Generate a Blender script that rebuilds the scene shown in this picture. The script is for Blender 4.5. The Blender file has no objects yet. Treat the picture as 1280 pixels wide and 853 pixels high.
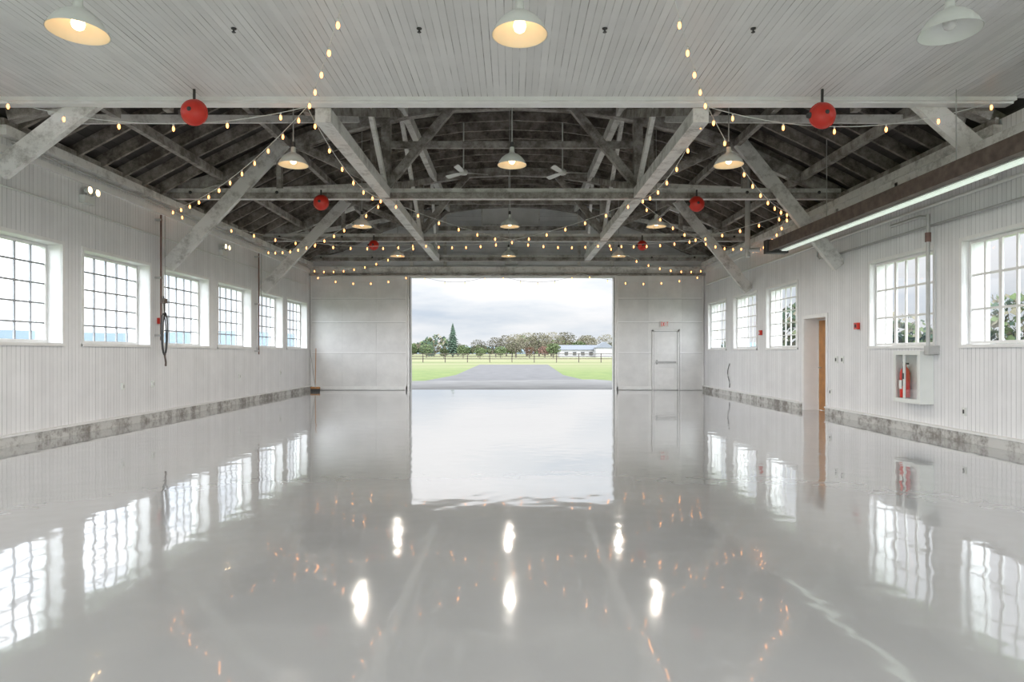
import bpy, math, random
from mathutils import Vector, Matrix
random.seed(7)
S=bpy.context.scene
S.view_settings.view_transform='Standard'
S.view_settings.look='None'
S.view_settings.exposure=0.0

# ------------------------------------------------------------ materials
def newmat(name):
    m=bpy.data.materials.new(name); m.use_nodes=True
    nt=m.node_tree; nt.nodes.clear()
    out=nt.nodes.new('ShaderNodeOutputMaterial')
    p=nt.nodes.new('ShaderNodeBsdfPrincipled')
    nt.links.new(p.outputs[0],out.inputs[0])
    return m,nt,p,out
def N(nt,t,**k):
    n=nt.nodes.new(t)
    for a,b in k.items(): setattr(n,a,b)
    return n
def math_(nt,op,a,b=None,c=None):
    n=N(nt,'ShaderNodeMath',operation=op)
    for i,v in enumerate((a,b,c)):
        if v is None: continue
        if isinstance(v,(int,float)): n.inputs[i].default_value=v
        else: nt.links.new(v,n.inputs[i])
    return n.outputs[0]
def mixc(nt,f,a,b,blend='MIX'):
    n=N(nt,'ShaderNodeMix',data_type='RGBA',blend_type=blend)
    for i,v in ((0,f),(6,a),(7,b)):
        if isinstance(v,(int,float)): n.inputs[i].default_value=v
        elif isinstance(v,tuple): n.inputs[i].default_value=(*v,1)
        else: nt.links.new(v,n.inputs[i])
    return n.outputs[2]
def ramp(nt,f,stops):
    n=N(nt,'ShaderNodeValToRGB')
    e=n.color_ramp.elements
    while len(e)<len(stops): e.new(0.5)
    for i,(p,c) in enumerate(stops):
        e[i].position=p; e[i].color=(*c,1) if isinstance(c,tuple) else (c,c,c,1)
    nt.links.new(f,n.inputs[0]); return n.outputs[0]
def maprange(nt,v,a,b,c,d,smooth=False):
    n=N(nt,'ShaderNodeMapRange')
    if smooth: n.interpolation_type='SMOOTHSTEP'
    for i,x in enumerate((a,b,c,d)): n.inputs[i+1].default_value=x
    nt.links.new(v,n.inputs[0]); return n.outputs[0]
def pos(nt):
    return N(nt,'ShaderNodeNewGeometry').outputs['Position']
def noise(nt,scale,detail=3,vec=None,stretch=None,rough=0.5):
    v=vec if vec is not None else pos(nt)
    if stretch:
        mp=N(nt,'ShaderNodeMapping'); mp.inputs['Scale'].default_value=stretch
        nt.links.new(v,mp.inputs[0]); v=mp.outputs[0]
    n=N(nt,'ShaderNodeTexNoise'); n.inputs['Scale'].default_value=scale
    n.inputs['Detail'].default_value=detail; n.inputs['Roughness'].default_value=rough
    nt.links.new(v,n.inputs['Vector']); return n.outputs[0]
def bump(nt,p,h,strength,dist=0.01):
    b=N(nt,'ShaderNodeBump'); b.inputs['Strength'].default_value=strength
    b.inputs['Distance'].default_value=dist
    nt.links.new(h,b.inputs['Height']); nt.links.new(b.outputs[0],p.inputs['Normal'])

def plain(name,col,rough=0.5,metal=0.0,var=0.08,scale=6):
    m,nt,p,o=newmat(name)
    n=noise(nt,scale,3)
    dark=tuple(c*(1-var*2) for c in col)
    nt.links.new(ramp(nt,n,[(0.3,dark),(0.7,col)]),p.inputs['Base Color'])
    p.inputs['Roughness'].default_value=rough; p.inputs['Metallic'].default_value=metal
    return m
def emis(name,col,strength):
    m,nt,p,o=newmat(name)
    p.inputs['Base Color'].default_value=(*col,1)
    p.inputs['Emission Color'].default_value=(*col,1)
    p.inputs['Emission Strength'].default_value=strength
    return m
def boards(name,axis,spacing,col,linecol,linew=0.1,rough=0.45,tone=0.06,dirt=0.12,bs=0.5,spots=0.0,linemin=0.0):
    m,nt,p,o=newmat(name)
    ps=pos(nt)
    sep=N(nt,'ShaderNodeSeparateXYZ'); nt.links.new(ps,sep.inputs[0])
    a=math_(nt,'DIVIDE',sep.outputs[axis],spacing)
    fr=math_(nt,'FRACT',a); fl=math_(nt,'FLOOR',a)
    line=math_(nt,'LESS_THAN',fr,linew)
    wn=N(nt,'ShaderNodeTexWhiteNoise',noise_dimensions='1D'); nt.links.new(fl,wn.inputs['W'])
    c=mixc(nt,wn.outputs[0],col,tuple(x*(1-tone*2) for x in col))
    d=ramp(nt,noise(nt,1.3,5,rough=0.65),[(0.35,1-dirt),(0.65,1.0)])
    c=mixc(nt,1.0,c,d,'MULTIPLY')
    # groove darkness varies board by board and along its length
    wn2=N(nt,'ShaderNodeTexWhiteNoise',noise_dimensions='1D'); nt.links.new(math_(nt,'ADD',fl,51.3),wn2.inputs['W'])
    ln=ramp(nt,noise(nt,2.2,4),[(0.35,linemin),(0.7,1.0)])
    ln=math_(nt,'MULTIPLY',ln,math_(nt,'ADD',0.45,math_(nt,'MULTIPLY',wn2.outputs[0],0.55)))
    lf=math_(nt,'MULTIPLY',line,ln)
    c=mixc(nt,lf,c,linecol)
    if spots>0:
        sp=ramp(nt,noise(nt,14,5,rough=0.7),[(0.62,0.0),(0.68,spots)])
        c=mixc(nt,sp,c,linecol)
    nt.links.new(c,p.inputs['Base Color'])
    p.inputs['Roughness'].default_value=rough
    h=math_(nt,'SUBTRACT',1.0,line)
    bump(nt,p,h,bs,0.008)
    return m

M={}
M['wall_l']=boards('painted_beadboard_y',1,0.085,(0.86,0.865,0.875),(0.38,0.385,0.39),0.12,linemin=0.4,dirt=0.08,tone=0.04)
M['wall_far']=boards('painted_panel_far',0,1.22,(0.86,0.86,0.85),(0.5,0.5,0.49),0.012,dirt=0.14,bs=0.2)
M['gable']=boards('gable_boards',2,0.16,(0.84,0.85,0.87),(0.38,0.38,0.39),0.1,dirt=0.2)
M['ceil']=boards('ceiling_beadboard',0,0.085,(0.79,0.79,0.785),(0.17,0.16,0.15),0.12,linemin=0.05,tone=0.05,dirt=0.08)
M['trim']=plain('white_trim',(0.86,0.86,0.85),0.4,var=0.04)
M['jamb']=plain('white_jamb',(0.88,0.88,0.88),0.4,var=0.02)
M['sash']=plain('grey_steel_sash',(0.34,0.35,0.37),0.5,var=0.05)
M['white']=plain('white_enamel',(0.74,0.76,0.73),0.3,var=0.02)
M['shade_in']=plain('lamplit_enamel',(0.80,0.72,0.56),0.4,var=0.02)  # warm lamp glow put into the inner colour of lit shades
M['dark']=plain('dark_metal',(0.05,0.05,0.05),0.5,var=0.1)
M['rust']=plain('rusty_channel',(0.16,0.12,0.10),0.6,var=0.25,scale=9)
M['copper']=plain('brown_pipe',(0.22,0.12,0.10),0.5,var=0.2)
M['greypipe']=plain('grey_conduit',(0.5,0.5,0.49),0.35,metal=0.2)
M['red']=plain('red_enamel',(0.66,0.035,0.02),0.35,var=0.05)
M['wood']=plain('orange_wood',(0.60,0.29,0.10),0.45,var=0.15,scale=4)
def timber(name,light,dark,lo=0.36,hi=0.58):
    m,nt,p,o=newmat(name)
    n1=noise(nt,3.0,8,rough=0.75)
    c=ramp(nt,n1,[(lo,dark),(hi,light)])
    nt.links.new(c,p.inputs['Base Color']); p.inputs['Roughness'].default_value=0.7
    bump(nt,p,n1,0.4,0.01); return m
M['timber']=timber('whitewashed_timber',(0.74,0.735,0.715),(0.38,0.365,0.345),0.34,0.52)
M['timber2']=timber('grey_timber',(0.47,0.45,0.42),(0.15,0.13,0.115),0.40,0.64)
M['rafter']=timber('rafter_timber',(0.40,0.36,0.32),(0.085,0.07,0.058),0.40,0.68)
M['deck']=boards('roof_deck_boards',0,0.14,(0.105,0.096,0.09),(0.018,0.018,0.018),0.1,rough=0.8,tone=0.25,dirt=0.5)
M['curb']=timber('peeling_curb',(0.60,0.60,0.58),(0.24,0.225,0.205),0.40,0.54)
def floor_mat():
    m,nt,p,o=newmat('glossy_epoxy_floor')
    n=noise(nt,0.45,4)
    c=ramp(nt,n,[(0.3,(0.345,0.352,0.36)),(0.7,(0.41,0.418,0.425))])
    sp=ramp(nt,noise(nt,1.7,6,rough=0.7),[(0.70,0.0),(0.80,0.2)])
    c=mixc(nt,sp,c,(0.27,0.27,0.265))
    nt.links.new(c,p.inputs['Base Color'])
    r=ramp(nt,noise(nt,0.8,4),[(0.3,0.04),(0.7,0.11)])
    nt.links.new(r,p.inputs['Roughness'])
    p.inputs['IOR'].default_value=1.6
    p.inputs['Coat Weight'].default_value=0.7
    p.inputs['Coat Roughness'].default_value=0.025
    h=noise(nt,3.6,1)
    h2=noise(nt,0.7,1)
    hh=math_(nt,'ADD',h,math_(nt,'MULTIPLY',h2,1.2))
    b=N(nt,'ShaderNodeBump'); b.inputs['Strength'].default_value=1.0; b.inputs['Distance'].default_value=0.0023
    nt.links.new(hh,b.inputs['Height']); nt.links.new(b.outputs[0],p.inputs['Normal'])
    nt.links.new(b.outputs[0],p.inputs['Coat Normal'])
    return m
M['floor']=floor_mat()
def glass_mat():
    m,nt,p,o=newmat('window_glass'); nt.nodes.remove(p)
    t=N(nt,'ShaderNodeBsdfTransparent'); t.inputs[0].default_value=(0.96,0.98,1,1)
    g=N(nt,'ShaderNodeBsdfGlossy'); g.inputs['Roughness'].default_value=0.02
    f=N(nt,'ShaderNodeLayerWeight'); f.inputs[0].default_value=0.5
    ff=math_(nt,'ADD',0.04,math_(nt,'MULTIPLY',math_(nt,'POWER',f.outputs['Facing'],5.0),0.8))
    mx=N(nt,'ShaderNodeMixShader')
    nt.links.new(ff,mx.inputs[0]); nt.links.new(t.outputs[0],mx.inputs[1]); nt.links.new(g.outputs[0],mx.inputs[2])
    nt.links.new(mx.outputs[0],o.inputs[0]); return m
M['glass']=glass_mat()
M['bulb']=emis('warm_bulb',(1.0,0.36,0.10),6.0)
M['lampbulb']=emis('lamp_bulb',(1.0,0.70,0.38),7.0)
M['lampoff']=plain('unlit_bulb',(0.7,0.7,0.68),0.2)
M['fluor']=emis('fluorescent',(0.88,1.0,0.90),0.5)
M['exit']=emis('exit_red',(0.6,0.03,0.03),0.3)
def grass():
    m,nt,p,o=newmat('grass')
    ps=pos(nt); sep=N(nt,'ShaderNodeSeparateXYZ'); nt.links.new(ps,sep.inputs[0])
    c=ramp(nt,noise(nt,0.8,8,rough=0.7),[(0.3,(0.055,0.095,0.018)),(0.7,(0.13,0.165,0.042))])
    far=ramp(nt,noise(nt,0.06,5,stretch=(0.4,1,1)),[(0.35,(0.10,0.125,0.04)),(0.65,(0.19,0.18,0.095))])
    f=maprange(nt,sep.outputs[1],45,80,0,1)
    nt.links.new(mixc(nt,f,c,far),p.inputs['Base Color']); p.inputs['Roughness'].default_value=0.9
    return m
M['grass']=grass()
M['asphalt']=plain('asphalt',(0.10,0.10,0.105),0.85,var=0.15,scale=1.2)
M['apron']=plain('concrete_apron',(0.14,0.14,0.14),0.8,var=0.15,scale=0.8)
M['conifer']=plain('conifer_needles',(0.035,0.065,0.04),0.9,var=0.3,scale=0.7)
M['green']=plain('spring_leaves',(0.085,0.12,0.045),0.9,var=0.25,scale=0.5)
M['bare']=plain('bare_twigs',(0.125,0.115,0.075),0.9,var=0.2,scale=0.5)
M['pink']=plain('red_buds',(0.16,0.085,0.065),0.9,var=0.2,scale=0.5)
M['bark']=plain('bark',(0.09,0.075,0.06),0.9,var=0.3)
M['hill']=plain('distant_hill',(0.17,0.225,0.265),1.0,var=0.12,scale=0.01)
M['roofgrey']=plain('grey_roof',(0.13,0.145,0.17),0.7)
M['barnwhite']=plain('barn_siding',(0.30,0.30,0.305),0.6)

# ------------------------------------------------------------ mesh builder
class MB:
    def __init__(s): s.v=[];s.f=[];s.m=[];s.mats=[];s.sm=[]
    def mi(s,k):
        if k not in s.mats: s.mats.append(k)
        return s.mats.index(k)
    def add(s,vs,fs,k,smooth=False):
        b=len(s.v); s.v+=[Vector(v) for v in vs]; i=s.mi(k)
        for f in fs: s.f.append([b+j for j in f]); s.m.append(i); s.sm.append(smooth)
    def box(s,x0,x1,y0,y1,z0,z1,k):
        s.add([(x0,y0,z0),(x1,y0,z0),(x1,y1,z0),(x0,y1,z0),(x0,y0,z1),(x1,y0,z1),(x1,y1,z1),(x0,y1,z1)],
              [(0,3,2,1),(4,5,6,7),(0,1,5,4),(1,2,6,5),(2,3,7,6),(3,0,4,7)],k)
    def beam(s,a,b,w,h,k,up=(0,0,1)):
        a=Vector(a);b=Vector(b);d=(b-a).normalized();u=Vector(up)
        if abs(d.dot(u))>0.98: u=Vector((0,1,0))
        r=d.cross(u).normalized(); u2=r.cross(d).normalized()
        vs=[]
        for p in (a,b):
            for sx,sy in ((-1,-1),(1,-1),(1,1),(-1,1)): vs.append(p+r*sx*w/2+u2*sy*h/2)
        s.add(vs,[(0,3,2,1),(4,5,6,7),(0,1,5,4),(1,2,6,5),(2,3,7,6),(3,0,4,7)],k)
    def tube(s,pts,r,k,n=8,smooth=True):
        pts=[Vector(p) for p in pts]; vs=[];fs=[]
        for i,p in enumerate(pts):
            d=(pts[min(i+1,len(pts)-1)]-pts[max(i-1,0)]).normalized()
            u=Vector((0,0,1)) if abs(d.z)<0.9 else Vector((0,1,0))
            a=d.cross(u).normalized(); b=a.cross(d)
            for j in range(n):
                t=2*math.pi*j/n; vs.append(p+a*r*math.cos(t)+b*r*math.sin(t))
        for i in range(len(pts)-1):
            for j in range(n):
                fs.append((i*n+j,i*n+(j+1)%n,(i+1)*n+(j+1)%n,(i+1)*n+j))
        s.add(vs,fs,k,smooth)
        s.add(vs[:n],[tuple(range(n))],k); s.add(vs[-n:],[tuple(range(n))],k)
    def lathe(s,c,prof,k,n=24,axis='z',smooth=True):
        c=Vector(c);vs=[];fs=[]
        for r,z in prof:
            for j in range(n):
                t=2*math.pi*j/n; x,y=r*math.cos(t),r*math.sin(t)
                if axis=='z': vs.append(c+Vector((x,y,z)))
                elif axis=='y': vs.append(c+Vector((x,z,y)))
                else: vs.append(c+Vector((z,x,y)))
        for i in range(len(prof)-1):
            for j in range(n): fs.append((i*n+j,i*n+(j+1)%n,(i+1)*n+(j+1)%n,(i+1)*n+j))
        s.add(vs,fs,k,smooth)
    def obj(s,name,parent=None):
        lo=Vector([min(v[i] for v in s.v) for i in range(3)]); hi=Vector([max(v[i] for v in s.v) for i in range(3)])
        c=(lo+hi)/2
        me=bpy.data.meshes.new(name); me.from_pydata([tuple(v-c) for v in s.v],[],s.f)
        for k in s.mats: me.materials.append(M[k])
        me.polygons.foreach_set('material_index',s.m); me.polygons.foreach_set('use_smooth',s.sm)
        me.update(); o=bpy.data.objects.new(name,me); o.location=c
        S.collection.objects.link(o)
        if parent: o.parent=parent
        return o

XL,XR=-7.25,6.9
YB,YF=-6.0,23.0
EAVE=4.65
RP=[(0,6.95),(1.2,6.9),(2.3,6.74),(3.5,6.46),(4.6,6.08),(6.0,5.4),(7.6,4.55)]
def rz(x):
    x=abs(x)
    for (a,za),(b,zb) in zip(RP,RP[1:]):
        if x<=b: return za+(zb-za)*(x-a)/(b-a)
    return RP[-1][1]
XS=[-7.6,-6,-4.6,-3.5,-2.3,-1.2,0,1.2,2.3,3.5,4.6,6,7.6]

# ------------------------------------------------------------ side walls with openings
def side_wall(name,xi,xo,ops,z1):
    b=MB(); x0,x1=min(xi,xo),max(xi,xo)
    ops=sorted(ops); y=YB
    for (a,c,za,zb) in ops:
        b.box(x0,x1,y,a,0,z1,'wall_l')
        if za>0: b.box(x0,x1,a,c,0,za,'wall_l')
        b.box(x0,x1,a,c,zb,z1,'wall_l')
        e=0.006; xa,xb=x0+0.002,x1-0.002
        b.box(xa,xb,c-e,c+0.001,za,zb,'jamb'); b.box(xa,xb,a-0.001,a+e,za,zb,'jamb')
        b.box(xa,xb,a,c,zb-e,zb+0.001,'jamb')
        if za>0: b.box(xa,xb,a,c,za-0.001,za+e,'jamb')
        y=c
    b.box(x0,x1,y,YF,0,z1,'wall_l')
    return b.obj(name)
LO=[(s,s+1.97,1.50,3.09) for s in (-4.0,-1.5,0.95,3.4,5.88,8.33,10.82,13.31,15.78,18.22,20.62)]
RO=[(s,s+1.85,1.47,3.06) for s in (-4.4,-1.9,0.6,3.1,5.5,7.95,10.47,15.48,18.05,20.62)]
DOORR=(14.05,15.1,0.0,2.14)
side_wall('wall_left',XL,XL-0.42,LO,EAVE)
side_wall('wall_right',XR,XR+0.42,RO+[DOORR],EAVE)

wc=[0]
def window(x,y0,y1,z0,z1,cols,rows,mw,mat='trim',mm='trim'):
    wc[0]+=1; b=MB(); f=0.045; g=0.012
    y0+=g;y1-=g;z0+=g;z1-=g
    b.box(x-0.03,x+0.03,y0,y1,z0,z0+f,mat); b.box(x-0.03,x+0.03,y0,y1,z1-f,z1,mat)
    b.box(x-0.03,x+0.03,y0,y0+f,z0+f,z1-f,mat); b.box(x-0.03,x+0.03,y1-f,y1,z0+f,z1-f,mat)
    for i in range(1,cols):
        y=y0+(y1-y0)*i/cols; w=mw*(1.8 if (mw>0.03 and i%2==0) else 1); b.box(x-0.014,x+0.014,y-w/2,y+w/2,z0+f,z1-f,mm)
    for j in range(1,rows):
        z=z0+(z1-z0)*j/rows; b.box(x-0.013,x+0.013,y0+f,y1-f,z-mw/2,z+mw/2,mm)
    b.add([(x,y0+f,z0+f),(x,y1-f,z0+f),(x,y1-f,z1-f),(x,y0+f,z1-f)],[(0,1,2,3)],'glass')
    b.obj('window_%d'%wc[0])
for a,c,za,zb in LO: window(XL-0.25,a,c,za,zb,6,5,0.026,'trim','sash')
for a,c,za,zb in RO:
    if a>15: window(XR+0.12,a,c,za,zb,6,5,0.026)
    else: window(XR+0.12,a,c,za,zb,6,3,0.036)
tn=[0]
def trimobj(b):
    tn[0]+=1; return b.obj('trim_%d'%tn[0])
for ops,x,s in ((LO,XL,1),(RO,XR,-1)):
    b=MB()
    for a,c,za,zb in ops:
        t=0.05; xa,xb=sorted((x,x+s*0.018))
        b.box(xa,xb,a-t,a,za-t,zb+t,'trim'); b.box(xa,xb,c,c+t,za-t,zb+t,'trim')
        b.box(xa,xb,a,c,zb,zb+t,'trim')
        xa,xb=sorted((x,x+s*0.04)); b.box(xa,xb,a-t,c+t,za-0.045,za,'trim')
    trimobj(b)
for x,s in ((XL,1),(XR,-1)):
    b=MB(); xa,xb=sorted((x,x+s*0.14)); b.box(xa,xb,9.0,YF-0.05,4.42,4.56,'timber')
    xa,xb=sorted((x,x+s*0.05)); b.box(xa,xb,YB+0.1,YF-0.05,4.20,4.30,'trim')
    xa,xb=sorted((x+s*0.05,x+s*0.10)); b.box(xa,xb,9.0,YF-0.05,4.56,4.66,'timber2')
    trimobj(b)
for x,s,nm,ranges in ((XL,1,'baseboard_left',[(YB+.1,YF-.05)]),(XR,-1,'baseboard_right',[(YB+.1,13.95),(15.2,YF-.05)])):
    b=MB()
    for y0,y1 in ranges:
        xa,xb=sorted((x,x+s*0.08)); b.box(xa,xb,y0,y1,0,0.145,'curb')
        xa,xb=sorted((x,x+s*0.10)); b.box(xa,xb,y0,y1,0.145,0.175,'trim')
    b.obj(nm)

b=MB(); b.box(XL-0.42,XR+0.42,YB-0.3,YF+0.3,-0.2,0,'floor'); b.obj('floor')

# ------------------------------------------------------------ far wall
DX=3.65; DZ=4.05
def far_wall(name,y0,y1,door=True):
    b=MB()
    b.box(XL-0.4,-DX,y0,y1,0,DZ,'wall_far')
    b.box(DX,XR+0.4,y0,y1,0,DZ,'wall_far')
    b.box(XL-0.4,XR+0.4,y0,y1,DZ,4.42,'wall_far')
    vs=[];n=len(XS)
    for y in (y0,y1):
        vs+=[(x,y,4.42) for x in XS]+[(x,y,rz(x)) for x in XS]
    fs=[]
    for i in range(n-1):
        fs.append((i,i+1,n+i+1,n+i)); fs.append((2*n+i,3*n+i,3*n+i+1,2*n+i+1))
    b.add(vs,fs,'gable'); return b.obj(name)
far_wall('wall_far',YF,YF+0.25)
b=MB()
b.box(XL-0.4,-5.6,YB-0.25,YB,0,4.85,'wall_far');b.box(5.6,XR+0.4,YB-0.25,YB,0,4.85,'wall_far');b.box(-5.6,5.6,YB-0.25,YB,4.6,4.85,'wall_far')  # wide unseen opening, added to let sky light into the interior
b.obj('wall_back')
b=MB()
b.box(XL+.02,XR-.02,YF-0.16,YF-0.002,4.12,4.42,'timber')
b.box(XL+.02,XR-.02,YF-0.22,YF-0.16,4.10,4.18,'timber2')
b.box(-DX-0.10,-DX,YF-0.06,YF-0.002,0,DZ+.06,'trim'); b.box(DX,DX+0.10,YF-0.06,YF-0.002,0,DZ+.06,'trim')
b.box(-DX-0.02,-DX+.012,YF-0.06,YF+0.25,0,DZ,'greypipe');b.box(DX-.012,DX+0.02,YF-0.06,YF+0.25,0,DZ,'greypipe')
trimobj(b)
for nm,x0,x1 in (('hangar_door_leaf',XL+0.03,-DX-0.11),('hangar_door_leaf',DX+0.11,XR-0.03)):
    b=MB()
    if x0<0:
        segs=[(x0,x1,0.02,4.08)]
    else:
        segs=[(x0,5.0,0.02,4.08),(6.02,x1,0.02,4.08),(5.0,6.02,2.2,4.08)]
    for a,c,z0,z1 in segs:
        b.box(a,c,YF-0.035,YF-0.003,z0,z1,'wall_far')
    for z in (1.35,2.45,3.3):
        for a,c,z0,z1 in segs:
            if z0<z<z1: b.box(a,c,YF-0.045,YF-0.035,z-0.02,z+0.02,'jamb'); b.box(a,c,YF-0.037,YF-0.035,z-0.035,z-0.02,'greypipe')
    b.box(x0,x0+.05,YF-.05,YF-.035,.02,4.08,'trim');b.box(x1-.05,x1,YF-.05,YF-.035,.02,4.08,'trim')
    b.box(x0,x1 if x0<0 else 5.0,YF-0.05,YF-0.035,0.02,0.14,'trim')
    b.obj(nm)
b=MB()
b.box(5.03,5.08,YF-0.07,YF-0.01,0,2.16,'trim');b.box(5.94,5.99,YF-0.07,YF-0.01,0,2.16,'trim');b.box(5.03,5.99,YF-0.07,YF-0.01,2.11,2.16,'trim')
b.box(5.09,5.93,YF-0.045,YF-0.01,0.02,2.10,'wall_far')
b.box(5.08,5.09,YF-0.05,YF-0.01,0.0,2.11,'dark');b.box(5.93,5.94,YF-0.05,YF-0.01,0.0,2.11,'dark');b.box(5.08,5.94,YF-0.05,YF-0.01,2.10,2.11,'dark')
b.box(5.14,5.88,YF-0.09,YF-0.06,0.98,1.04,'greypipe');b.box(5.16,5.22,YF-0.075,YF-0.045,0.93,1.09,'greypipe')
b.box(5.2,5.82,YF-0.05,YF-0.045,1.3,1.92,'trim');b.box(5.2,5.82,YF-0.05,YF-0.045,.2,.8,'trim')
b.obj('door_1')
b=MB(); b.box(5.30,5.62,YF-0.10,YF-0.052,2.27,2.47,'white')
def letter(b,x,z,segs,h=0.13,w=0.05):
    for (ax,az,bx,bz) in segs:
        b.beam((x+ax*w,YF-0.104,z+az*h),(x+bx*w,YF-0.104,z+bz*h),0.006,0.018,'exit')
L={'E':[(0,0,0,1),(0,0,1,0),(0,.5,1,.5),(0,1,1,1)],'X':[(0,0,1,1),(0,1,1,0)],'I':[(.5,0,.5,1)],'T':[(0,1,1,1),(.5,0,.5,1)]}
for i,ch in enumerate('EXIT'): letter(b,5.335+i*0.067,2.305,L[ch])
b.obj('exit_sign')
b=MB(); a,c=DOORR[0],DOORR[1]
b.box(XR+0.33,XR+0.38,a+0.03,c-0.03,0.01,2.10,'wood')
b.box(XR+0.31,XR+0.40,a+0.008,a+0.03,0,2.13,'trim');b.box(XR+0.31,XR+0.40,c-0.03,c-0.008,0,2.13,'trim')
b.box(XR+0.31,XR+0.40,a+0.03,c-0.03,2.10,2.13,'trim')
b.tube([(XR+0.33,c-0.12,1.0),(XR+0.27,c-0.12,1.0),(XR+0.27,c-0.22,1.0)],0.012,'greypipe')
b.obj('door_2')
b=MB()
for y0,y1,z0,z1 in ((a-.08,a,0,2.22),(c,c+.08,0,2.22),(a,c,2.14,2.22)): b.box(XR-0.02,XR,y0,y1,z0,z1,'trim')
trimobj(b)

# ------------------------------------------------------------ low ceiling
b=MB(); b.box(XL-.4,XR+.4,YB-.2,8.8,4.85,5.0,'ceil'); b.obj('ceiling')
b=MB(); b.box(XL,XR,8.8,8.96,4.78,5.05,'trim'); b.box(XL,XR,8.74,8.8,4.805,4.85,'trim'); b.box(XL,XR,8.96,9.0,4.80,5.0,'timber'); trimobj(b)
b=MB()
for x in (-5.6,-3.0,-1.0,1.0,2.6,4.6):
    for y in (3.2,6.9):
        b.lathe((x,y,4.85),[(0.0,-.002),(.03,-.003),(.027,-.012),(.010,-.015),(.010,-.04),(.022,-.042),(.022,-.046),(0,-.046)],'dark',10)
b.obj('ceiling_sprinklers')
b=MB(); n=len(XS); vs=[]
for dz in (0,0.06):
    for y in (8.6,YF+0.4): vs+=[(x,y,rz(x)+dz+0.02) for x in XS]
fs=[]
for i in range(n-1):
    fs+=[(i,n+i,n+i+1,i+1),(2*n+i,2*n+i+1,3*n+i+1,3*n+i)]
b.add(vs,fs,'deck'); b.obj('roof_deck')
b=MB(); vs=[(x,8.62,5.0) for x in XS]+[(x,8.62,max(5.01,rz(x))) for x in XS]
b.add(vs,[(i,i+1,n+i+1,n+i) for i in range(n-1)],'gable'); b.obj('wall_upper_front')
b=MB(); y=9.3
while y<YF-0.1:
    for i in range(n-1):
        xa,xb=XS[i],XS[i+1]
        b.beam((xa,y,rz(xa)-0.10),(xb,y,rz(xb)-0.10),0.05,0.20,'rafter')
    y+=0.62
b.obj('roof_rafters')
b=MB()
for x in (-2.25,2.25): b.beam((x,9.0,rz(x)-0.32),(x,YF,rz(x)-0.32),0.14,0.24,'timber')
for x in (-4.7,4.7,-6.1,6.1): b.beam((x,9.0,rz(x)-0.30),(x,YF,rz(x)-0.30),0.10,0.16,'timber2')
for x in (-2.65,2.65): b.beam((x,8.97,4.68),(x,YF-0.2,4.68),0.22,0.20,'timber')
b.obj('longitudinal_beams')

# ------------------------------------------------------------ trusses
for ty,front in ((9.12,True),(13.5,False),(18.6,False),(22.6,False)):
    b=MB()
    if not front: 
        b.beam((XL+.01,ty,4.69),(XR-.01,ty,4.69),0.20,0.20,'timber')
        b.beam((XL+.01,ty-0.13,4.63),(XR-.01,ty-0.13,4.63),0.05,0.12,'timber2')
    for i in range(1,n-2):
        xa,xb=XS[i],XS[i+1]
        b.beam((xa,ty,rz(xa)-0.34),(xb,ty,rz(xb)-0.34),0.16,0.24,'timber2')
    b.beam((XL+.1,ty,4.75),(-6,ty,rz(-6)-.34),.16,.24,'timber2');b.beam((XR-.1,ty,4.75),(6,ty,rz(6)-.34),.16,.24,'timber2')
    for s,xw in ((-1,XL),(1,XR)):
        zb=3.15 if not front else 3.9
        if ty<22: b.beam((xw-s*0.06,ty-0.14,zb),(s*4.75,ty-0.14,5.75),0.10,0.28,'timber')
        if ty>22: continue
        b.beam((s*2.65,ty,4.79),(s*2.65,ty,rz(2.65)-.3),0.18,0.20,'timber2')
        b.beam((s*2.95,ty+.1,4.79),(s*2.95,ty+.1,rz(2.95)-.3),0.08,0.16,'timber2')
        b.beam((s*2.65,ty,4.85),(s*4.5,ty,rz(4.5)-.4),0.14,0.16,'timber2')
        b.beam((s*2.65,ty,4.85),(s*1.3,ty,rz(1.3)-.4),0.14,0.16,'timber2')
        b.beam((s*6.6,ty,4.8),(s*4.6,ty,rz(4.6)-.5),0.10,0.16,'timber')
        b.beam((s*4.9,ty,4.79),(s*4.9,ty,rz(4.9)-.3),0.10,0.12,'timber2')
    if not front:
        b.beam((-2.6,ty+.06,5.75),(2.6,ty+.06,5.75),0.08,0.14,'timber2')
        for x in (-2.65,2.65,-4.9,4.9,-6.7,6.4): b.lathe((x,ty-0.165,4.69),[(0,-.02),(.03,-.02),(.035,0)],'dark',8,axis='y')
    b.obj('roof_truss')
b=MB()
ys=[9.12,13.5,18.6,22.6]
for ya,yb in zip(ys,ys[1:]):
    for s in (-1,1):
        b.beam((s*2.65,ya+.1,4.85),(s*2.3,yb-.1,6.35),0.08,0.15,'timber2')
        b.beam((s*2.35,ya+.1,6.35),(s*2.65,yb-.1,4.85),0.08,0.15,'timber')
        b.beam((s*6.6,ya+.2,4.75),(s*3.2,yb-.2,6.2),0.08,0.13,'timber')
b.obj('sway_braces')

b=MB(); b.box(-1.05,0.95,YF-0.08,YF-0.003,5.95,6.62,'wall_far')
b.box(-1.1,-1.05,YF-0.1,YF-0.003,5.9,6.67,'timber');b.box(.95,1.0,YF-0.1,YF-0.003,5.9,6.67,'timber');b.box(-1.05,.95,YF-0.1,YF-0.003,5.9,5.95,'timber')
for x in (-3.6,-2.4,2.4,3.6): b.beam((x,YF-0.07,4.45),(x,YF-.07,rz(x)-.25),0.1,0.09,'timber')
b.box(-.25,.2,YF-0.3,YF-0.003,4.5,5.0,'greypipe')
b.obj('gable_hatch')

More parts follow.
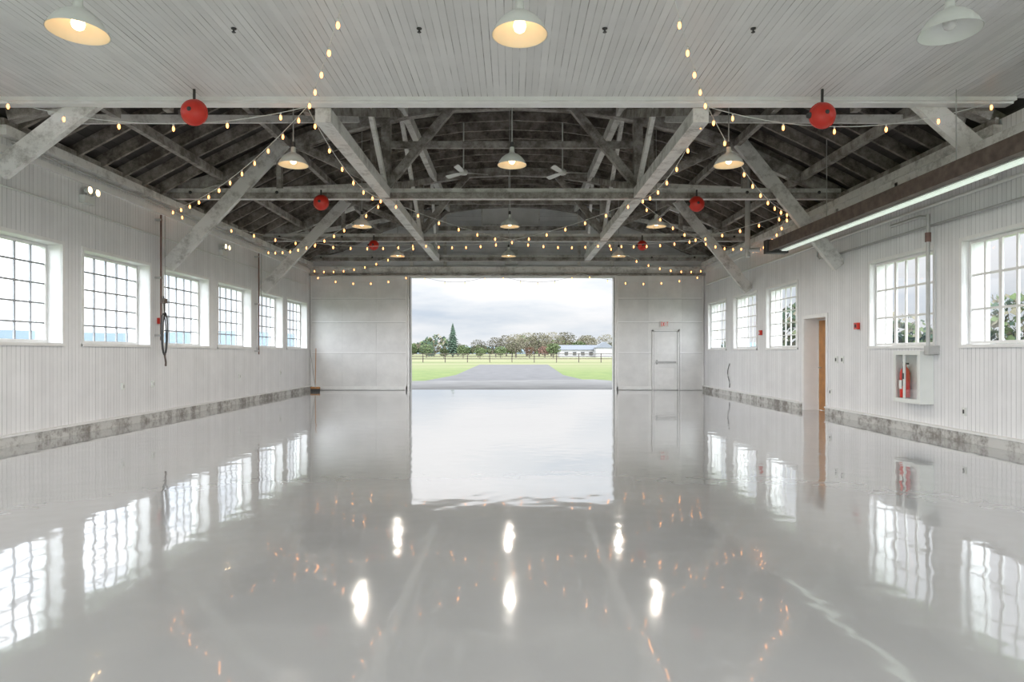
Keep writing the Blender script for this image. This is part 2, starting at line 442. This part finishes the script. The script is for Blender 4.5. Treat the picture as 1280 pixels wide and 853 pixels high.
# ------------------------------------------------------------ pendants
def pendant(x,y,z,top,energy=105,on=True):
    b=MB()
    prof=[(.018,.27),(.032,.26),(.038,.19),(.055,.165),(.10,.145),(.155,.10),(.195,.045),(.208,.012),(.217,.0),(.218,-.008)]
    b.lathe((x,y,z),prof,'white',28)
    inner=[(.214,-.006),(.204,.013),(.19,.044),(.15,.096),(.095,.138),(.03,.15),(0,.15)]
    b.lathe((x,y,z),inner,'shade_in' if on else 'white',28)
    b.lathe((x,y,z),[(0,.15),(.02,.145),(.03,.12),(.045,.09),(.05,.06),(.04,.028),(.02,.013),(0,.01)],'lampbulb' if on else 'lampoff',14)
    b.lathe((x,y,z),[(.02,.34),(.028,.32),(.028,.26),(.018,.24)],'dark',12)
    b.tube([(x,y,z+.32),(x,y,top)],0.010,'greypipe',6)
    b.lathe((x,y,top),[(0.05,0),(.05,-.02),(.02,-.05),(0,-.05)],'white',14)
    o=b.obj('pendant_lamp')
    if on:
        l=bpy.data.lights.new('lamp_light','SPOT'); l.energy=energy; l.color=(1,0.92,0.82); l.shadow_soft_size=0.05
        l.spot_size=math.radians(164); l.spot_blend=0.3
        lo=bpy.data.objects.new('bulb_light',l); S.collection.objects.link(lo); lo.parent=o
        lo.location=Vector((x,y,z-0.045))-o.location
for y,z in ((-3.5,4.1),(0.6,4.1),(5.0,3.84)):
    for x in (-3.39,0.06,3.42): pendant(x,y,z+(.02 if abs(x)>1 else 0),4.85,on=not(x>3 and y==5.0))
for y,z,dx in ((9.6,4.17,0),(14.2,4.15,-0.05),(18.9,4.2,-.1)):
    for x in (-3.28,0,3.25): pendant(x+dx,y,z,rz(x)-0.02)

def fan(x,y,z,rot):
    b=MB()
    b.tube([(x,y,z+.05),(x,y,rz(x)-.02)],0.015,'white',8)
    b.lathe((x,y,z),[(0,.10),(.05,.09),(.09,.05),(.10,0),(.08,-.04),(0,-.06)],'white',18)
    for i in range(3):
        t=rot+i*2*math.pi/3; d=Vector((math.cos(t),math.sin(t),0)); q=Vector((-d.y,d.x,0))
        c=Vector((x,y,z))
        vs=[]
        for r,w,tl in ((.08,.03,.0),(.2,.06,.015),(.55,.065,.02),(.6,.04,.02)):
            for sg in (-1,1):
                for h in (0,.01): vs.append(c+d*r+q*sg*w+Vector((0,0,sg*tl+h)))
        fs=[]
        for k in range(3):
            a=k*4; e=a+4
            fs+=[(a,a+2,e+2,e),(a+1,e+1,e+3,a+3),(a,e,e+1,a+1),(a+2,a+3,e+3,e+2)]
        fs.append((12,14,15,13)); b.add(vs,fs,'white')
    b.obj('ceiling_fan')
fan(-1.15,15.2,5.62,0.3); fan(1.2,15.2,5.62,0.05)

# ------------------------------------------------------------ red globes
def reel(x,y,z,r,top):
    b=MB()
    prof=[(0,-r*.85)]+[(r*math.sin(t),-r*.85*math.cos(t)) for t in [i*math.pi/14 for i in range(1,14)]]+[(0,r*.85)]
    b.lathe((x,y,z),prof,'red',32,axis='y')
    b.lathe((x,y,z),[(r*.99,-.012),(r*1.04,-.010),(r*1.04,.010),(r*.99,.012)],'red',32,axis='y')
    b.lathe((x,y-r*.83,z),[(0,-.02),(.02,-.02),(.03,0),(.04,.01)],'dark',14,axis='y')
    b.lathe((x-r*.9,y,z),[(0,-.05),(.03,-.05),(.045,-.01),(.05,.03)],'dark',14,axis='x')
    b.tube([(x,y,z+r*.95),(x,y,top)],.018,'dark',8)
    b.obj('red_alarm_globe')
reel(-4.22,8.5,4.54,.17,4.849); reel(4.12,8.5,4.50,.17,4.849)
reel(-3.93,13.17,4.44,.155,4.70); reel(3.80,13.17,4.41,.155,4.70)
reel(-3.95,18.28,4.42,.14,4.70); reel(3.72,18.28,4.41,.14,4.70)

# ------------------------------------------------------------ string lights
SL=MB()
def strand(a,c,sag,step=0.50,start=.5):
    a=Vector(a);c=Vector(c);Ln=(c-a).length; nn=max(8,int(Ln/.25)); P=[]
    def at(t):
        p=a.lerp(c,t); p.z-=4*sag*t*(1-t); return p
    SL.tube([at(i/nn) for i in range(nn+1)],0.0055,'white',5)
    k=max(3,int(Ln/step))
    for i in range(k):
        p=at((i+start)/k); r=random.uniform(.85,1.05); q=.78
        SL.lathe(p,[(0,.0),(.013,-.0),(.013,-.05*q),(.0,-.05*q)],'white',6)
        SL.lathe(p,[(.010,-.045*q),(.016*r,-.062*q),(.020*r,-.085*q),(.018*r,-.108*q),(.008,-.13*q),(0,-.133*q)],'bulb',8)
A=(-2.85,8.9,4.77);B=(2.72,8.9,4.77)
strand((-7.15,8.6,4.84),A,.32,.62); strand(B,(6.8,8.6,4.84),.36,.62)
strand((-0.55,3.6,4.82),A,.18,.62); strand((0.55,3.6,4.82),B,.18,.62)
strand(A,(-7.1,13.25,4.30),.25); strand(B,(5.75,13.25,4.25),.30)
strand(A,(-2.65,13.3,4.55),.30,.6); strand(B,(2.65,13.3,4.55),.30,.6)
strand((5.75,13.25,4.25),(6.8,18.4,4.35),.25)
strand((-7.1,13.25,4.3),(-2.65,18.4,4.5),.34,.5)
strand((-2.65,13.3,4.55),(-7.1,18.4,4.3),.34,.5)
strand((-2.65,13.3,4.55),(2.65,18.4,4.5),.38,.55); strand((2.65,13.3,4.55),(-2.65,18.4,4.5),.38,.55)
strand((-2.65,18.4,4.5),(-7.1,22.5,4.3),.30,.6); strand((2.65,18.4,4.5),(6.8,22.5,4.3),.30,.6)
strand((2.65,13.3,4.5),(6.7,18.4,4.4),.30,.6); strand((5.75,13.25,4.25),(2.65,18.4,4.5),.25,.5)
for xa,xb in ((-7.1,-3.4),(-3.4,-0.6),(-.6,2.4),(2.4,6.8)): strand((xa,22.4,4.12),(xb,22.4,4.12),.30,.6)
SL.obj('string_lights')

# ------------------------------------------------------------ right side runs
b=MB()
b.box(5.74,5.80,3.0,14.5,3.62,3.84,'rust'); b.box(5.80,5.98,3.0,14.5,3.66,3.72,'rust'); b.box(5.80,5.98,3.0,14.5,3.80,3.84,'rust')
b.box(5.98,6.14,3.0,14.3,3.64,3.74,'white'); b.box(6.00,6.12,3.05,14.25,3.615,3.64,'fluor')
b.box(5.70,6.18,14.3,14.5,3.58,3.88,'dark')
for y in (4,6.5,8.5,12,14.2): b.tube([(5.9,y,3.84),(5.9,y,(4.848 if y<8.7 else rz(5.9)))],.008,'greypipe',6)
b.obj('fluorescent_light_track')
b=MB(); b.box(6.30,6.46,3.0,15.0,4.0,4.2,'timber')
for y in (4.5,7.5,10.5,12.4,14.8): b.beam((6.30,y,4.1),(XR-.055,y,4.1),.08,.08,'timber2')
b.obj('ledger_beam')
b=MB(); b.tube([(5.43,14.75,3.55),(5.43,14.75,rz(5.43))],.06,'greypipe',14); b.tube([(5.43,14.75,3.7),(5.66,14.6,3.7)],.05,'greypipe',12)
b.obj('exhaust_flue')
b=MB(); b.tube([(XR-.07,4,3.42),(XR-.07,14.2,3.42),(XR-.07,14.3,3.5),(XR-.07,14.3,4.1)],.022,'greypipe',8)
b.tube([(XR-.05,4,3.75),(XR-.05,22.5,3.75)],.03,'white',8)
b.obj('conduit_run')
b=MB(); b.tube([(XR-.14,10.40,3.6),(XR-.14,10.40,1.4)],.03,'greypipe',8); b.tube([(XR-.14,10.40,3.3),(XR-.14,10.40,3.15)],.045,'copper',8)
b.box(XR-.18,XR-.002,10.32,10.44,1.32,1.46,'greypipe'); b.tube([(XR-.14,10.4,3.55),(XR-.14,10.6,3.6),(XR-.14,11.4,3.6)],.03,'greypipe',8)
b.obj('riser_pipe')
b=MB(); b.tube([(XL+.04,4,3.72),(XL+.04,22.5,3.72)],.016,'white',8); b.tube([(XL+.07,9.2,4.36),(XL+.07,22.5,4.36)],.018,'greypipe',8)
b.obj('conduit_run')
def droppipe(y,zt,zb):
    b=MB(); b.tube([(XL+.11,y,zt),(XL+.11,y,zb)],.018,'copper',8); b.tube([(XL+.15,y+.08,zt),(XL+.15,y+.08,zb+.6)],.010,'greypipe',6)
    for z in (zb+.1,(zt+zb)/2,zt-.1): b.box(XL+.002,XL+.12,y-.04,y+.04,z-.02,z+.02,'greypipe')
    b.obj('air_pipe')
droppipe(13.02,4.15,1.6); droppipe(18.05,4.15,1.3)
b=MB(); pts=[]
for i in range(60):
    t=i/59; ang=t*2*math.pi*3
    pts.append((XL+.20+.02*math.sin(ang*.5),12.98+.09*math.sin(ang),2.0-.42*math.cos(ang)-.3+0.05*t))
b.tube(pts,.014,'dark',6); b.tube([(XL+.2,13.0,2.1),(XL+.16,13.02,2.5)],.014,'dark',6)
b.tube([(XL+.2,12.98,1.33),(XL+.22,13.0,1.15),(XL+.2,13.03,1.08)],.02,'rust',6); b.box(XL+.14,XL+.22,12.94,13.06,2.35,2.45,'rust')
b.obj('air_hose')
def flood(y,z):
    b=MB(); b.box(XL+.002,XL+.10,y-.13,y+.13,z-.18,z-.05,'white')
    for dy in (-.10,.10):
        b.tube([(XL+.06,y+dy*.5,z-.05),(XL+.1,y+dy,z+.0)],.015,'greypipe',6)
        b.lathe((XL+.14,y+dy,z+.03),[(0,-.08),(.035,-.06),(.055,0),(.06,.03)],'white',14,axis='x')
        b.lathe((XL+.14,y+dy,z+.03),[(.055,.02),(.03,.03),(0,.035)],'lampbulb',14,axis='x')
    b.obj('emergency_flood_light')
flood(10.85,4.05); flood(15.95,3.95)
b=MB(); y0,y1,z0,z1=10.47,11.2,0.50,1.38; x0=XR-.2
b.box(XR-.02,XR-.001,y0,y1,z0,z1,'white'); b.box(x0,XR-.02,y0,y0+.03,z0,z1,'white'); b.box(x0,XR-.02,y1-.03,y1,z0,z1,'white')
b.box(x0,XR-.02,y0+.03,y1-.03,z0,z0+.03,'white'); b.box(x0,XR-.02,y0+.03,y1-.03,z1-.03,z1,'white')
for (a,c,d,e) in ((y0,y0+.07,z0,z1),(y1-.06,y1,z0+.07,z1-.07),(y0+.42,y0+.46,z0+.07,z1-.07),(y0+.07,y1,z0,z0+.07),(y0+.07,y1,z1-.07,z1)): b.box(x0-.025,x0,a,c,d,e,'white')
b.add([(x0-.01,y0+.07,z0+.07),(x0-.01,y0+.42,z0+.07),(x0-.01,y0+.42,z1-.07),(x0-.01,y0+.07,z1-.07)],[(0,1,2,3)],'glass')
b.box(x0-.04,x0-.02,y0+.43,y0+.45,.9,1.0,'dark')
c=(XR-.115,y1-.15,z0+.075)
b.lathe(c,[(0,0),(.075,0),(.08,.03),(.08,.42),(.06,.49),(.025,.53),(.025,.57),(0,.57)],'red',18)
b.tube([(c[0],c[1],c[2]+.57),(c[0]-.03,c[1],c[2]+.61),(c[0]-.075,c[1]-.06,c[2]+.5),(c[0]-.075,c[1]-.06,c[2]+.2)],.012,'dark',6)
b.box(c[0]-.02,c[0]+.02,c[1]-.08,c[1]+.03,c[2]+.57,c[2]+.60,'dark'); b.box(c[0]-.083,c[0]-.078,c[1]-.04,c[1]+.04,c[2]+.15,c[2]+.3,'white')
b.obj('fire_extinguisher_cabinet')
def plate(name,x,s,y,z,w,h,d,k,k2='dark'):
    b=MB(); xa,xb=sorted((x+s*.001,x+s*d)); b.box(xa,xb,y-w/2,y+w/2,z-h/2,z+h/2,k)
    xa,xb=sorted((x+s*d,x+s*(d+.008))); b.box(xa,xb,y-w/6,y+w/6,z-h/4,z+h/4,k2); b.obj(name)
plate('fire_alarm_pull',XR,-1,12.75,1.88,.12,.13,.06,'red'); plate('fire_alarm_strobe',XR,-1,17.7,1.9,.12,.13,.06,'red','white')
plate('light_switch',XR,-1,13.6,1.2,.12,.14,.02,'white'); plate('light_switch',XR,-1,13.35,1.2,.10,.14,.02,'white')
for y in (11.9,12.9,17.0,20): plate('wall_outlet',XL,1,y,.72,.08,.12,.03,'white','greypipe')
for y in (13.9,9.8): plate('wall_outlet',XR,-1,y-.05,.5 if y>10 else .45,.08,.12,.02,'white')
plate('fire_alarm_pull',XL,1,13.12,2.0,.1,.12,.05,'red')
b=MB(); pts=[(XR-.03,20.3+.1*math.sin(t*.9),.9-.11*t) for t in range(7)]; b.tube([(XR-.03,20.2,1.0)]+pts,.012,'dark',6); b.obj('hanging_cable')
def broom(x,y,tx,ty,h,k='wood'):
    b=MB(); b.tube([(x,y,.12),(tx,ty,h)],.013,k,8); b.box(x-.16,x+.16,y-.03,y+.03,.09,.14,'wood'); b.box(x-.15,x+.15,y-.035,y+.035,0.0,.09,'dark'); b.obj('push_broom')
broom(-6.95,22.6,-7.0,22.85,1.5); broom(-6.85,22.3,-7.1,22.5,1.45,'greypipe')

# ------------------------------------------------------------ outside
b=MB(); R=900; G=-.08
b.add([(-R,-R,G),(R,-R,G),(R,YB-.3,G),(-R,YB-.3,G)],[(0,1,2,3)],'grass')
b.add([(-R,YB-.3,G),(XL-.42,YB-.3,G),(XL-.42,YF+.3,G),(-R,YF+.3,G)],[(0,1,2,3)],'grass')
b.add([(XR+.42,YB-.3,G),(R,YB-.3,G),(R,YF+.3,G),(XR+.42,YF+.3,G)],[(0,1,2,3)],'grass')
b.add([(-R,YF+.3,G),(R,YF+.3,G),(R,R,G),(-R,R,G)],[(0,1,2,3)],'grass')
b.obj('grass_field')
b=MB()
b.add([(-9,YF+.3,-.03),(9,YF+.3,-.03),(7,27.5,-.03),(4.2,33,-.03),(-5.5,31,-.03),(-7.5,27.5,-.03)],[(0,1,2,3,4,5)],'apron'); b.obj('concrete_apron')
b=MB()
b.add([(-4.5,30,-.05),(3.9,30,-.05),(3.2,40,-.05),(4.2,75,-.05),(-3.8,75,-.05),(-3.5,40,-.05)],[(0,1,2,3,4,5)],'asphalt')
b.obj('taxiway')
b=MB()
x=-80
while x<=80:
    b.box(x-.06,x+.06,92-.06,92.06,-.08,1.25,'bark'); x+=3.2
for z in (.45,.8,1.15): b.box(-80,80,91.94,91.99,z-.05,z+.05,'bark')
b.obj('paddock_fence')

def foliage_mesh(name,mat,h,w,nclump=420,leaf=.5,bare=False):
    b=MB()
    b.tube([(0,0,0),(0,.1,h*.35),(.1,0,h*.6)],w*.035,'bark',7)
    for i in range(9):
        t=random.uniform(0,6.28); z=h*random.uniform(.25,.5)
        b.tube([(0,0,z),(math.cos(t)*w*.22,math.sin(t)*w*.22,z+h*.15),(math.cos(t)*w*.36,math.sin(t)*w*.36,z+h*.33)],w*.012,'bark',5)
    for i in range(nclump):
        while True:
            p=Vector([random.uniform(-1,1) for _ in range(3)])
            if p.length<1 and p.length>random.uniform(0,.7): break
        p=Vector((p.x*w/2,p.y*w/2,h*.6+p.z*h*.4)); s=leaf*random.uniform(.5,1.2)
        u=Vector([random.uniform(-1,1) for _ in range(3)]).normalized(); v=u.orthogonal().normalized()
        b.add([p-u*s-v*s*.5,p+u*s-v*s*.4,p+u*s*.7+v*s*.6,p-u*s*.6+v*s*.5],[(0,1,2,3)],mat)
    return b
def conifer_mesh(h,w):
    b=MB(); b.tube([(0,0,0),(0,0,h*.9)],w*.04,'bark',7)
    L=14
    for i in range(L):
        z=h*(.08+.9*i/L); r=w/2*(1-i/L)**.8+.1; k=16
        vs=[(0,0,z+h*.11)]
        for j in range(k):
            rr=r*(1 if j%2 else .62)*random.uniform(.8,1.1); t=j*2*math.pi/k+i
            vs.append((rr*math.cos(t),rr*math.sin(t),z-(.03*h if j%2 else 0)))
        b.add(vs,[(0,1+j,1+(j+1)%k) for j in range(k)],'conifer')
    return b
protos={}
def place(kind,name,x,y,s,zs=1):
    if kind not in protos:
        if kind=='con': mb=conifer_mesh(12,7)
        elif kind=='bare': mb=foliage_mesh('t','bare',9,9,1100,.26)
        elif kind=='pink': mb=foliage_mesh('t','pink',6,7,500,.32)
        else: mb=foliage_mesh('t','green',8,8,700,.42)
        o=mb.obj(name); protos[kind]=(o.data,o.location.copy()); 
    else:
        o=bpy.data.objects.new(name,protos[kind][0]); S.collection.objects.link(o)
    c=protos[kind][1]; o.scale=(s,s,s*zs); o.rotation_euler=(0,0,random.uniform(0,6.28)); o.location=(x,y,c.z*s*zs-.07)
place('con','conifer_tree',-18.5,200,.88,1.0)
place('con','conifer_tree',-27,215,.45); place('con','conifer_tree',-31,240,.5)
for x,y,s in ((-10,190,.6),(-5,200,.7),(1,180,.75),(5,220,.95),(9,210,.9),(14,230,1.0),(22,260,1.1),(28,240,.9),(33,280,1),(-22,260,.6),(-28,230,.5),(38,260,1.0),(-2,240,.9)): place('bare','deciduous_tree',x,y,s)
for x,y,s in ((4.5,165,.5),(9,175,.55)): place('pink','red_bud_tree',x,y,s)
for x,y,s in ((-13,170,.45),(-24,180,.5),(-30,190,.5),(-35,200,.7),(0,210,.6),(11,170,.5),(24,230,.7),(40,200,.6),(-16,150,.3),(-8,160,.35),(-3,170,.4)): place('gr','leafy_tree',x,y,s)
b=MB()
def leafbelt(b,n,fx,fy,fh,smin,smax):
    for i in range(n):
        t=random.random(); x=fx(t)+random.uniform(-1,1); y=fy(t)+random.uniform(-6,6); hh=fh(x)
        z=random.uniform(1.2,max(2,hh)); s=random.uniform(smin,smax)
        u=Vector([random.uniform(-1,1) for _ in range(3)]).normalized(); v=u.orthogonal().normalized(); p=Vector((x,y,z))
        b.add([p-u*s-v*s,p+u*s-v*s,p+u*s+v*s,p-u*s+v*s],[(0,1,2,3)],random.choice(('green','conifer','bare')))
leafbelt(b,3600,lambda t:-90+200*t,lambda t:310,lambda x:5.5+3*math.sin(x*.12)+2*math.sin(x*.31),.4,.95)
b.obj('woodland_belt')
b=MB()
leafbelt(b,6500,lambda t:60+110*t,lambda t:150-t*110,lambda x:9+3*math.sin(x*.21)+2*math.sin(x*.5),.3,.7)
b.obj('woodland_belt')
b=MB(); K=160; vs=[];fs=[]
for i in range(K):
    t=2*math.pi*i/K; h=9+7*math.sin(3*t+1)+4*math.sin(7*t)+2.5*math.sin(17*t)
    vs+=[(700*math.cos(t),700*math.sin(t),-.07),(700*math.cos(t),700*math.sin(t),max(3,h)+4),(860*math.cos(t),860*math.sin(t),-.07)]
for i in range(K):
    a=i*3; c=((i+1)%K)*3; fs+=[(a,c,c+1,a+1),(a+1,c+1,c+2,a+2)]
b.add(vs,fs,'hill',True); b.obj('distant_hills')
b=MB(); x0,x1,y0,y1=14.5,30.5,195,203
b.box(x0,x1,y0,y1,-.07,2.2,'barnwhite'); 
b.add([(x0-.5,y0-.5,2.2),(x1+.5,y0-.5,2.2),(x1+.5,y1+.5,2.2),(x0-.5,y1+.5,2.2),(x0,(y0+y1)/2,3.7),(x1,(y0+y1)/2,3.7)],[(0,1,5,4),(2,3,4,5),(0,4,3),(1,2,5),(0,3,2,1)],'roofgrey')
for i in range(6): b.box(x0+1.5+i*2.5,x0+2.6+i*2.5,y0-.05,y0,.5,1.6,'dark')
b.box(25,30,190,195,-.07,2.8,'barnwhite'); b.add([(24.6,189.6,2.8),(30.4,189.6,2.8),(30.4,195,2.8),(24.6,195,2.8),(27.5,189.6,4.6),(27.5,195,4.6)],[(0,4,5,3),(1,2,5,4),(0,1,4),(2,3,5)],'roofgrey')
b.obj('white_farm_building')

# ------------------------------------------------------------ world : overcast, brighter at zenith; boost added left and behind camera to light the interior
w=bpy.data.worlds.new('overcast_sky'); S.world=w; w.use_nodes=True; nt=w.node_tree; nt.nodes.clear()
out=N(nt,'ShaderNodeOutputWorld'); bg=N(nt,'ShaderNodeBackground'); nt.links.new(bg.outputs[0],out.inputs[0])
tc=N(nt,'ShaderNodeTexCoord'); v=tc.outputs['Generated']
n1=noise(nt,3.2,8,vec=v,stretch=(1,1,4.5),rough=0.55)
c=ramp(nt,n1,[(0.34,(0.64,0.72,0.82)),(0.47,(0.84,0.88,0.925)),(0.57,(0.98,0.985,1.0))])
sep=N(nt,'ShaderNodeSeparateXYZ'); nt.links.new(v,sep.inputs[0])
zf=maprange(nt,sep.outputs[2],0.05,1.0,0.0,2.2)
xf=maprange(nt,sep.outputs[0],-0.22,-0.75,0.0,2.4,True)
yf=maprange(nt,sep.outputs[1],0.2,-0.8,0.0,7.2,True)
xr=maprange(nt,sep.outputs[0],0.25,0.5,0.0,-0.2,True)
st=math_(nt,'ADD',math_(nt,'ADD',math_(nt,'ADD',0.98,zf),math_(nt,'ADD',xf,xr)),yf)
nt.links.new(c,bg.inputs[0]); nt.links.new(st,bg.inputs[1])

# ------------------------------------------------------------ camera
cd=bpy.data.cameras.new('camera'); cam=bpy.data.objects.new('camera',cd); S.collection.objects.link(cam)
cam.location=(0,0,1.35); cam.rotation_euler=(math.pi/2,0,0); cd.sensor_width=36; cd.lens=22.5; cd.shift_y=14.5/1280
cd.clip_end=3000; cd.clip_start=.05
S.camera=cam
